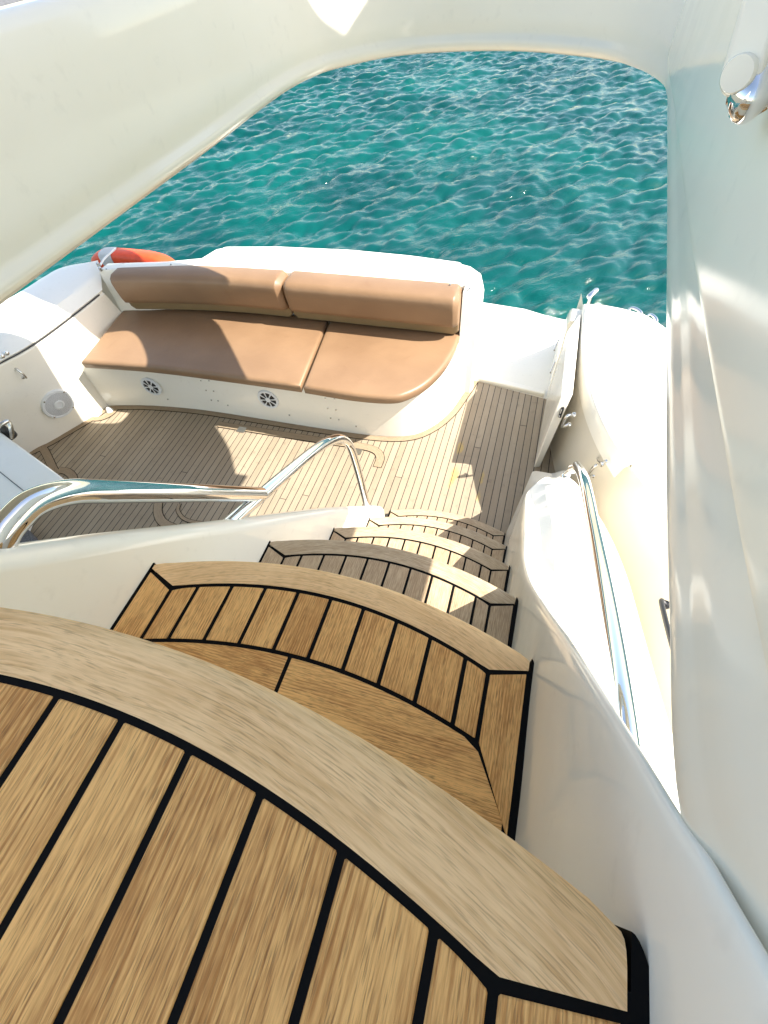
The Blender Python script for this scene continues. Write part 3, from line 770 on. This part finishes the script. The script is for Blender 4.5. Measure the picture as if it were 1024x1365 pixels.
lid = rounded([(-2.10, 2.672), (-.462, 2.692), (-.458, 2.885), (-.8, 2.922), (-1.2, 2.935), (-1.7, 2.905), (-2.09, 2.845)], .03)
prism(mb, lid, TZ-.01, TZ+.009); mb.build('top_lid', M['gel'], tr, bevel=.004, seg=2)
screws([(at(px, py, TZ+.001), (0, 0, 1)) for px, py in ((597, 372), (600, 380), (622, 379), (626, 385), (142, 359), (228, 353), (610, 366))], tr)

# ------------------------------------------------------------------ boarding platform, hull
mb = MB()
plat = ccw([tuple(p) for p in [(-2.5, 2.80), (-.232, 2.745), (.35, 2.636), (.36, 3.30), (.30, 3.66), (.13, 3.70), (-.05, 3.765), (-.38, 3.80), (-.9, 3.83), (-2.3, 3.5)]])
rows = []
for d, z in ((.0, -.16), (0, -.035), (.006, -.018), (.015, -.010), (.03, -.008)): rows.append([(p[0], p[1], z) for p in offset(plat, d)])
loft(mb, rows, close=True); mb.add(rows[-1], [list(range(len(plat)))]); mb.add(rows[0], [list(range(len(plat)))])
o = mb.build('boarding_platform', M['gel'], angle=50); setp(o, 'white moulded boarding platform beyond the gate at the stern edge', 'platform')
mb = MB()
a, b = at(637, 507, .0), at(725, 528.5, .0); dv = Vector((.05*.18, .06, 0))
a2, b2 = a+Vector((.0, .055, 0)), b+Vector((.0, .05, 0))
prism(mb, [a[:2], b[:2], b2[:2], a2[:2]], -.01, .022); o = mb.build('door_sill', M['gel'], bevel=.008, seg=3)
setp(o, 'white raised sill between teak gangway and boarding platform', 'sill')
mb = MB()
hull = [(-3.22, -1.6), (1.0, -1.6), (1.0, 1.6), (.85, 2.4), (.62, 2.75), (.25, 3.4), (-.4, 3.6), (-1.2, 3.62), (-2.2, 3.3), (-2.9, 2.6), (-3.15, 2.2), (-3.22, 1.8)]
rows = [[(p[0], p[1], -.035) for p in hull], [(p[0]*.96-.04, p[1]*.97, -1.5) for p in hull]]
loft(mb, rows, close=True)
o = mb.build('yacht_hull', M['gel'], angle=30); setp(o, 'white yacht hull under the cockpit floor, down to the sea', 'hull')

# ------------------------------------------------------------------ port gunwale
gw = thing('port_gunwale', 'white moulded side bulwark left of the sofa with a dark rubber line', 'bulwark', (-2.95, 1.9, 0))
ys = [0, 1, 2, 3, 4, 5]
basec = [(-3.25, .9), (-3.12, 1.36), (-3.04, 1.50), (-2.92, 1.75), (-2.862, 1.90), (-2.84, 2.15), (-2.83, 2.55)]
groove = [onx(-2.90, -60, 520), onx(-2.86, 0, 485), onx(-2.85, 30, 469), onx(-2.85, 55, 453), onx(-2.85, 81, 434), onx(-2.84, 108, 413), onx(-2.815, 138, 389)]
crease = [onx(-3.04, -60, 488), onx(-2.97, 0, 454), onx(-2.94, 27, 441), onx(-2.92, 52, 424), onx(-2.905, 80, 404), onx(-2.895, 105, 386), onx(-2.875, 134, 363)]
oz = .735
outerc = [at(-60, 450, oz), at(0, 405, oz), at(20, 393, oz), at(38, 382, oz), at(60, 368, oz), at(84, 356, oz), at(131, 347, oz)]
mb = MB()
B = spline([(x, y, 0) for x, y in basec], 6); G_ = spline(groove, 6); C_ = spline(crease, 6); O_ = spline(outerc, 6)
rows = []
for i in range(len(B)):
    b, g_, c, o_ = B[i], G_[i], C_[i], O_[i]
    dn = (c-o_).normalized()
    rows.append([b, b.lerp(g_, .5), g_+Vector((0, 0, -.012)), g_+Vector((-.012, 0, -.004)), g_+Vector((-.012, 0, .004)), g_+Vector((-.002, 0, .010)), c.lerp(g_, .12), c+dn*-.004, c.lerp(o_, .1)+Vector((0, 0, .003)), c.lerp(o_, .9)+Vector((0, 0, .008)), o_, o_+Vector((-.02, .01, -.025)), o_+Vector((-.03, .02, -.2)), o_+Vector((-.02, .02, -.8))])
loft(mb, rows)
mb.build('bulwark_shell', M['gel'], gw, angle=25, bevel=.005, seg=2)
mb = MB(); tube(mb, [g_+Vector((-.003, 0, 0)) for g_ in G_[4:-1]], .0042, 8); mb.build('rubber_line', M['black'], gw)

# speaker
nrm_s = Vector((.92, -.37, -.13)).normalized(); spc = onx(-2.928, 77, 538)+nrm_s*.003
spk = thing('speaker', 'round white loudspeaker with perforated grille in the bulwark', 'speaker', spc)
mb = MB(); lathe(mb, spc, nrm_s, [(.104, -.03), (.104, .006), (.101, .012), (.088, .013), (.085, .008)], 40, 0, False); ho = mb.build('rim', M['speaker'], spk, angle=40)
mb = MB(); lathe(mb, spc, nrm_s, [(.086, .004), (.086, .009), (.07, .013), (.034, .015)], 40); mb.build('grille', M['mesh'], spk, angle=60)
mb = MB(); lathe(mb, spc, nrm_s, [(.034, .010), (.034, .017), (.030, .020), (.022, .020), (.020, .016)], 28); mb.build('tweeter_ring', M['speaker'], spk, angle=40)
us = nrm_s.cross(Vector((0, 0, 1))).normalized(); ws = nrm_s.cross(us)
screws([(spc+(us*math.cos(a)+ws*math.sin(a))*.095+nrm_s*.012, nrm_s) for a in [.7+k*math.pi/2 for k in range(4)]], ho)

# small fittings -----------------------------------------------------------------
def hook(p, q, label, r=.008):
    t = thing('rail_hook', label, 'hook', p)
    mb = MB(); n_ = Vector((.05, -.01, .0))
    tube(mb, spline([p, p+n_*.6, p.lerp(q, .5)+n_, q+n_*.6, q], 5), r*.75, 10); mb.build('bar', M['dull'], t, angle=60)
    for e in (p, q):
        mb = MB(); lathe(mb, e+Vector((-.004, 0, 0)), (1, -.2, 0), [(r*1.7, 0), (r*1.7, .008), (r*.9, .014)], 12); mb.build('foot', M['dull'], t)
hook(onx(-2.90, 17, 490), onx(-2.90, 31, 502), 'small steel tie bar on the bulwark above the round loudspeaker')
p = onx(-2.87, 5, 473)
t = thing('fastener', 'tiny steel snap fastener under the rubber line at the far left', 'fastener', p)
for dx, dy in ((3, 475), (9, 471)):
    mb = MB(); lathe(mb, onx(-2.87, dx, dy), (1, -.2, .1), [(.012, -.01), (.012, .006), (.006, .010)], 14); mb.build('stud', M['dull'], t)
# deck fill caps in the corner
for i, (px, py, r, lab) in enumerate(((130, 552, .028, 'white domed deck filler in the lit corner below the loudspeaker'), (147, 548, .020, 'small white deck filler tucked against the sofa base corner'))):
    q = at(px, py, 0.0); t = thing('deck_filler', lab, 'filler', q, 'deck fillers in the corner')
    mb = MB(); lathe(mb, q, (0, 0, 1), [(r*1.25, 0), (r*1.25, .006), (r, .010), (r, .02), (r*.7, .032), (r*.2, .036)], 22); mb.build('dome', M['speaker'], t, angle=60)
    mb = MB(); lathe(mb, q, (0, 0, 1), [(r*1.35, 0), (r*1.35, .004)], 22); mb.build('flange', M['dull'], t)

# ------------------------------------------------------------------ deck margin boards
mb = MB(); cb = MB()
BZ = [0]
def board(path, w, side=0, tint=None):
    BZ[0] += .0003; zz = BZ[0]
    ribbon(cb, path, w+.007, .0012+zz, 0, .5, side*(w/(w+.007)))
    ribbon(mb, path, w, .0036+zz, 0, random.random() if tint is None else tint, side)
fp = [p for p in front]
board([p+Vector((0, -.002)) for p in fp[5:]], .042, -1)
board([Vector(p) for p in ((-3.13, 1.37), (-3.04, 1.505), (-2.92, 1.755), (-2.862, 1.905))], .045, -1)
q = at(137, 546, 0); arc = [q.to_2d()+Vector((math.cos(a), math.sin(a)))*.10 for a in [math.radians(-150+12*k) for k in range(16)]]
board(arc, .045)
def px_path(pts, n=6): return [p.to_2d() for p in spline([at(x, y, 0) for x, y in pts], n)]
board(px_path([(54, 592), (62, 605), (70, 622), (76, 634)]), .05)
board(px_path([(78, 627), (90, 629), (98, 637), (99, 650), (96, 662)]), .05)
# hatch corners
board(px_path([(292, 566), (330, 572), (380, 580), (440, 589), (485, 596), (502, 602), (507, 611), (503, 623)]), .05)
board(px_path([(212, 668), (211, 684), (218, 697), (236, 706)]), .05)
board(px_path([(240, 672), (238, 682), (250, 694), (285, 700)]), .02)
cb.build('deck_seam', M['caulk']); 
dm = [o for o in bpy.data.objects if o.name == 'deck_seam'][0]
dkobj = bpy.data.objects['cockpit_deck']
o = mb.build('deck_margin', M['margin'])
for q in (dm, o): 
    q.parent = dkobj; q.matrix_parent_inverse = Matrix.Identity(4)
    q.location = q.location - dkobj.location
mb = MB()
for px, py in ((322, 574), (476, 603)):
    c = at(px, py, 0); prism(mb, rounded([(c.x-.03, c.y-.02), (c.x+.03, c.y-.02), (c.x+.03, c.y+.03), (c.x-.03, c.y+.03)], .008), .003, .0055)
o = mb.build('hatch_catch', M['dull']); o.parent = dkobj; o.location = o.location - dkobj.location

# ------------------------------------------------------------------ cabinet at the left edge
cab = thing('wet_bar', 'white cockpit cabinet with a seam across its top at the left edge', 'cabinet', (-2.6, .8, 0))
CZ = .5
ctop = [at(-60, 532, CZ), at(0, 575, CZ), at(60, 619, CZ), at(87, 639, CZ), at(88, 648, CZ), at(70, 668, CZ), at(30, 690, CZ), at(-80, 740, CZ)]
mb = MB(); prism(mb, [p[:2] for p in ctop], CZ-.04, CZ); mb.build('worktop', M['gel'], cab, bevel=.012, seg=4)
mb = MB(); prism(mb, [(-3.3, 1.2), (-2.70, 1.0), (-2.62, .82), (-2.7, .70), (-3.3, .5)], 0, CZ-.04); mb.build('cabinet_body', M['gel'], cab, bevel=.01)
mb = MB(); a, b = at(-5, 625, CZ+.001), at(40, 661, CZ+.001); tube(mb, [a, b], .0022, 6); mb.build('seam', M['black'], cab)
mb = MB(); q = at(10, 572, .52)
t = thing('tap', 'dark curved steel tap behind the white cabinet at the left edge', 'tap', at(8, 575, .45))
tube(mb, spline([at(16, 583, .45), at(15, 572, .52), at(11, 562, .56), at(2, 566, .57), at(-8, 574, .56)], 6), .012, 12); mb.build('spout', M['dull'], t, angle=60)
mb = MB(); lathe(mb, at(15, 582, .44), (0, 0, 1), [(.035, 0), (.035, .02), (.02, .06), (.015, .09)], 18); mb.build('tap_body', M['black'], t, angle=60)
mb = MB(); c = [at(*p, .02).to_2d() for p in ((14, 728), (24, 708), (36, 704), (48, 716), (56, 728))]
prism(mb, c, .0, .06); o = mb.build('floor_mat', M['grey'], bevel=.01); setp(o, 'dark grey textured mat on the teak below the large bent rail', 'mat')

# ------------------------------------------------------------------ lifebuoy
lb = thing('lifebuoy', 'orange horseshoe lifebuoy with grey strap hung outside the transom', 'lifebuoy', (-2.8, 2.72, .5))
mb = MB(); cx, cz, yb = -2.80, .50, 2.72
path = []
for k in range(25):
    a = math.radians(200-220*k/24); ca, sa = math.cos(a), math.sin(a); path.append((cx+math.copysign(abs(ca)**.55, ca)*.315, yb, cz+math.copysign(abs(sa)**.36, sa)*.185))
P = spline(path, 2); n = len(P)
vs = []; sg = 14
for i, p in enumerate(P):
    t_ = (P[min(i+1, n-1)]-P[max(i-1, 0)]).normalized(); nr = t_.cross(Vector((0, 1, 0))).normalized()
    e = min(1, .35+min(i, n-1-i)*.25)
    for k in range(sg):
        a = 2*math.pi*k/sg; ca, sa = math.cos(a), math.sin(a)
        sx = math.copysign(abs(ca)**.6, ca)*.055*e; sy = math.copysign(abs(sa)**.6, sa)*.06*e
        vs.append(p+nr*sx+Vector((0, 1, 0))*sy)
mb.add(vs, [[i*sg+k, i*sg+(k+1) % sg, (i+1)*sg+(k+1) % sg, (i+1)*sg+k] for i in range(n-1) for k in range(sg)]+[list(range(sg)), [(n-1)*sg+k for k in range(sg)]])
mb.build('foam_ring', M['orange'], lb, angle=60)
mb = MB()
for fr in (.40,):
    i0 = int(fr*n)
    for i in (i0, i0+1, i0+2):
        pass
    rows = []
    for i in range(i0-2, i0+4):
        p = P[i]; t_ = (P[i+1]-P[i-1]).normalized(); nr = t_.cross(Vector((0, 1, 0))).normalized()
        rows.append([p+nr*math.copysign(abs(math.cos(a))**.6, math.cos(a))*.058+Vector((0, 1, 0))*math.copysign(abs(math.sin(a))**.6, math.sin(a))*.063 for a in [2*math.pi*k/sg for k in range(sg)]])
    loft(mb, rows, close=True)
mb.build('strap', M['rope'], lb, angle=60)
mb = MB()
a = at(140, 354, .76); tube(mb, spline([at(134, 353, .755), at(139, 345, .77), at(152, 333, .79), at(154, 331, .77)], 5), .007, 8)
mb.build('holder_wire', M['speaker'], lb, angle=60)
for px, py in ((131, 353), (134, 359)):
    mb = MB(); lathe(mb, at(px, py, .752), (0, 0, 1), [(.011, -.01), (.011, .01), (.006, .016)], 12); mb.build('clamp', M['dull'], lb)

# ------------------------------------------------------------------ gate
gt = thing('boarding_gate', 'open white boarding gate with black latch beside the teak gangway', 'gate', (.21, 2.05, 0))
mb = MB()
GZ = .60
nl, nr_ = at(748, 528, GZ), at(764, 525, GZ); fl, fr_ = at(757, 440, GZ), at(775, 416, GZ)
topq = [nl, nr_, fr_, fl]
bot = [Vector((.203, 2.005, .012)), Vector((.238, 2.02, .012)), Vector((.262, 2.72, .012)), Vector((.218, 2.62, .012))]
vs = bot+topq
mb.add(vs, [[3, 2, 1, 0], [4, 5, 6, 7], [0, 1, 5, 4], [1, 2, 6, 5], [2, 3, 7, 6], [3, 0, 4, 7]])
mb.build('gate_panel', M['gel'], gt, bevel=.008, seg=3)
mb = MB(); q = bot[0].lerp(topq[0], .80).lerp(bot[1].lerp(topq[1], .80), .62)
box(mb, q+Vector((0, -.004, -.0)), (.016, .012, .07)); mb.build('latch', M['black'], gt, bevel=.003)
mb = MB(); box(mb, q+Vector((-.004, -.011, .012)), (.006, .01, .03)); box(mb, q+Vector((-.004, -.011, -.02)), (.007, .01, .012)); mb.build('latch_tongue', M['chrome'], gt, bevel=.002)
for px, py in ((742, 460), (737, 490)):
    mb = MB(); tube(mb, [at(px+3, py-7, .3), at(px-3, py+7, .28)], .006, 8); mb.build('hinge', M['dull'], gt)

# ------------------------------------------------------------------ starboard coaming
cm = thing('starboard_coaming', 'broad white moulded coaming behind the open gate, curved along its inner edge', 'coaming', (.5, 2.2, 0))
KZ = .62
mb = MB()
inner = [at(*p, KZ) for p in ((778, 404), (777, 425), (776, 455), (780, 490), (790, 530), (808, 572), (832, 611))]
inner = spline(inner, 6)
outer_c = [at(845, 598, KZ), at(870, 588, KZ), at(893, 578, KZ), Vector((1.0, 1.95, KZ)), Vector((1.05, 2.3, KZ)), Vector((.93, 2.55, KZ)), at(890, 437, KZ), at(876, 427, KZ), at(860, 418, KZ), at(830, 410, KZ), at(800, 404.5, KZ)]
topo = inner+outer_c
P = ccw([tuple(p[:2]) for p in topo]); rows = []
for d, z in ((0, KZ-.13), (0, KZ-.012), (.003, KZ-.005), (.008, KZ-.0015), (.016, KZ)): rows.append([(p[0], p[1], z) for p in offset(P, d)])
loft(mb, rows, close=True); mb.add(rows[-1], [list(range(len(P)))]); mb.add(rows[0], [list(range(len(P)))[::-1]])
mb.build('coaming_top', M['gel'], cm, angle=45)
# inner wall and lower side deck
SZ = .50
tw = [Vector((.275, 2.95, KZ-.02)), inner[3]*1, inner[8]*1, inner[14]*1, inner[20]*1, inner[26]*1, inner[32]*1, inner[-1]*1, at(862, 652, SZ), at(893, 692, SZ), Vector((.80, 1.25, SZ)), Vector((.84, .8, SZ)), Vector((.88, .2, SZ)), Vector((.88, -1.2, SZ))]
for i in range(1, 8): tw[i] = Vector((tw[i].x+.012, tw[i].y+.004, KZ-.03))
tw[7] = at(837, 618, SZ)
bw = [Vector((.245, 2.75, 0)), Vector((.25, 2.6, 0)), Vector((.262, 2.4, 0)), Vector((.275, 2.28, 0)), Vector((.292, 2.18, 0)), Vector((.33, 2.02, 0)), Vector((.37, 1.9, 0)), Vector((.42, 1.8, 0)), Vector((.52, 1.6, 0)), Vector((.62, 1.4, 0)), Vector((.68, 1.2, 0)), Vector((.73, .8, 0)), Vector((.78, .2, 0)), Vector((.78, -1.2, 0))]
mb = MB()
tws, bws = spline(tw, 5), spline(bw, 5)
loft(mb, [bws, [a.lerp(b, .5)+Vector((-.004, -.002, 0)) for a, b in zip(bws, tws)], tws])
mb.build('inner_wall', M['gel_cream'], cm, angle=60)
mb = MB()
sd_ = [Vector((p.x, p.y)) for p in tws[36:]]
poly = [tuple(p) for p in sd_] + [(1.3, -1.2), (1.25, 1.5), (1.1, 2.2), (.8, 2.1), (.62, 1.85)]
rows = []
P = ccw(poly)
for d, z in ((0, SZ-.10), (0.0, SZ-.010), (.004, SZ-.003), (.012, SZ)): rows.append([(p[0], p[1], z) for p in offset(P, d)])
loft(mb, rows, close=True); mb.add(rows[-1], [list(range(len(P)))])
mb.build('side_deck', M['gel'], cm, angle=45)
# jamb running down to the platform edge
mb = MB()
j = [(2.69, .57), (2.82, .57), (2.98, .44), (3.34, .0), (3.60, -.06)]
rows = []
for y, z in spline([(y, z, 0) for y, z in j], 5) and [(p.x, p.y) for p in spline([(y, z, 0) for y, z in j], 5)]:
    xj = .222+.02*(y-2.7); w_ = .09
    rows.append([(xj, y, -.1), (xj+.004, y, z-.015), (xj+.014, y, z), (xj+w_, y, z), (xj+w_+.15, y, -.1)])
loft(mb, rows); mb.add(rows[0], [[0, 1, 2, 3, 4]]); mb.add(rows[-1], [[0, 1, 2, 3, 4]])
mb.build('jamb', M['gel'], cm, angle=40)
mb = MB(); lidp = [at(*p, KZ) for p in ((780, 408), (815, 411), (817, 420), (808, 431), (794, 436), (779, 434))]
prism(mb, rounded([p[:2] for p in lidp], .03), KZ-.004, KZ+.004); mb.build('flush_lid', M['gel'], cm, bevel=.002)

def fitting(name, label, cat, pa, pb, r=.008, ctrl=Vector((-.03, -.03, .01))):
    t = thing(name, label, cat, pa)
    mb = MB(); tube(mb, spline([pa, pa+ctrl, pb+ctrl, pb], 6), r, 10); mb.build('bar', M['chrome'], t, angle=60)
    for e in (pa, pb):
        mb = MB(); lathe(mb, e-ctrl*.2, ctrl, [(r*1.8, 0), (r*1.8, .006), (r, .012)], 12); mb.build('foot', M['chrome'], t)
fitting('latch_hook', 'small chrome hook on the cream wall just behind the gate latch', 'hook', onx(.30, 764, 553), onx(.30, 758, 566), .007)
fitting('latch_hook', 'short steel handle on the cream wall right of the rail end', 'handle', onx(.47, 801, 619), onx(.47, 790, 634), .007)
fitting('latch_hook', 'tiny chrome eye on the cream wall under the coaming corner', 'eye', onx(.47, 802, 609), onx(.47, 808, 615), .005, Vector((-.02, -.015, .0)))
# mooring cleat beyond the coaming
t = thing('mooring_cleat', 'chrome mooring cleat poking up at the stern corner of the coaming', 'cleat', at(790, 403, KZ))
mb = MB(); c0 = at(786, 404, KZ-.01)
tube(mb, spline([c0+Vector((-.02, 0, .03)), c0+Vector((.0, .015, .045)), c0+Vector((.025, .05, .058))], 5), .016, 12, rs=[.01]+[.016]*9+[.012]); mb.build('horn', M['chrome'], t, angle=60)
mb = MB(); tube(mb, [c0+Vector((0, .02, -.02)), c0+Vector((0, .02, .055))], .012, 10); mb.build('post', M['chrome'], t)
for i, (p1, p2, lab) in enumerate((((836, 410), (853, 419), 'short polished rubbing strake on the outer coaming edge nearer the stern corner'), ((861, 419), (873, 429), 'short polished rubbing strake on the outer coaming edge nearer the hatch lid'))):
    a, b = at(*p1, KZ-.035)+Vector((.012, .012, -.012)), at(*p2, KZ-.035)+Vector((.012, .012, -.012))
    mb = MB(); tube(mb, spline([a+Vector((0, 0, -.03)), a.lerp(b, .15)+Vector((.01, .02, .0)), a.lerp(b, .85)+Vector((.01, .02, .0)), b+Vector((0, 0, -.03))], 5), .009, 12)
    o = mb.build('rubbing_strake', M['chrome'], angle=60); setp(o, lab, 'strake', 'polished strakes on the coaming edge')
fitting('grab_rail', 'thin black grab rail on the cream side wall by the hatch lid', 'grab rail', onx(.66, 887, 806), onx(.66, 904, 870), .009, Vector((-.02, -.01, .02)))
for ch in bpy.data.objects:
    if ch.parent and ch.parent.get('label', '').startswith('thin black grab'): ch.data.materials[0] = M['black']
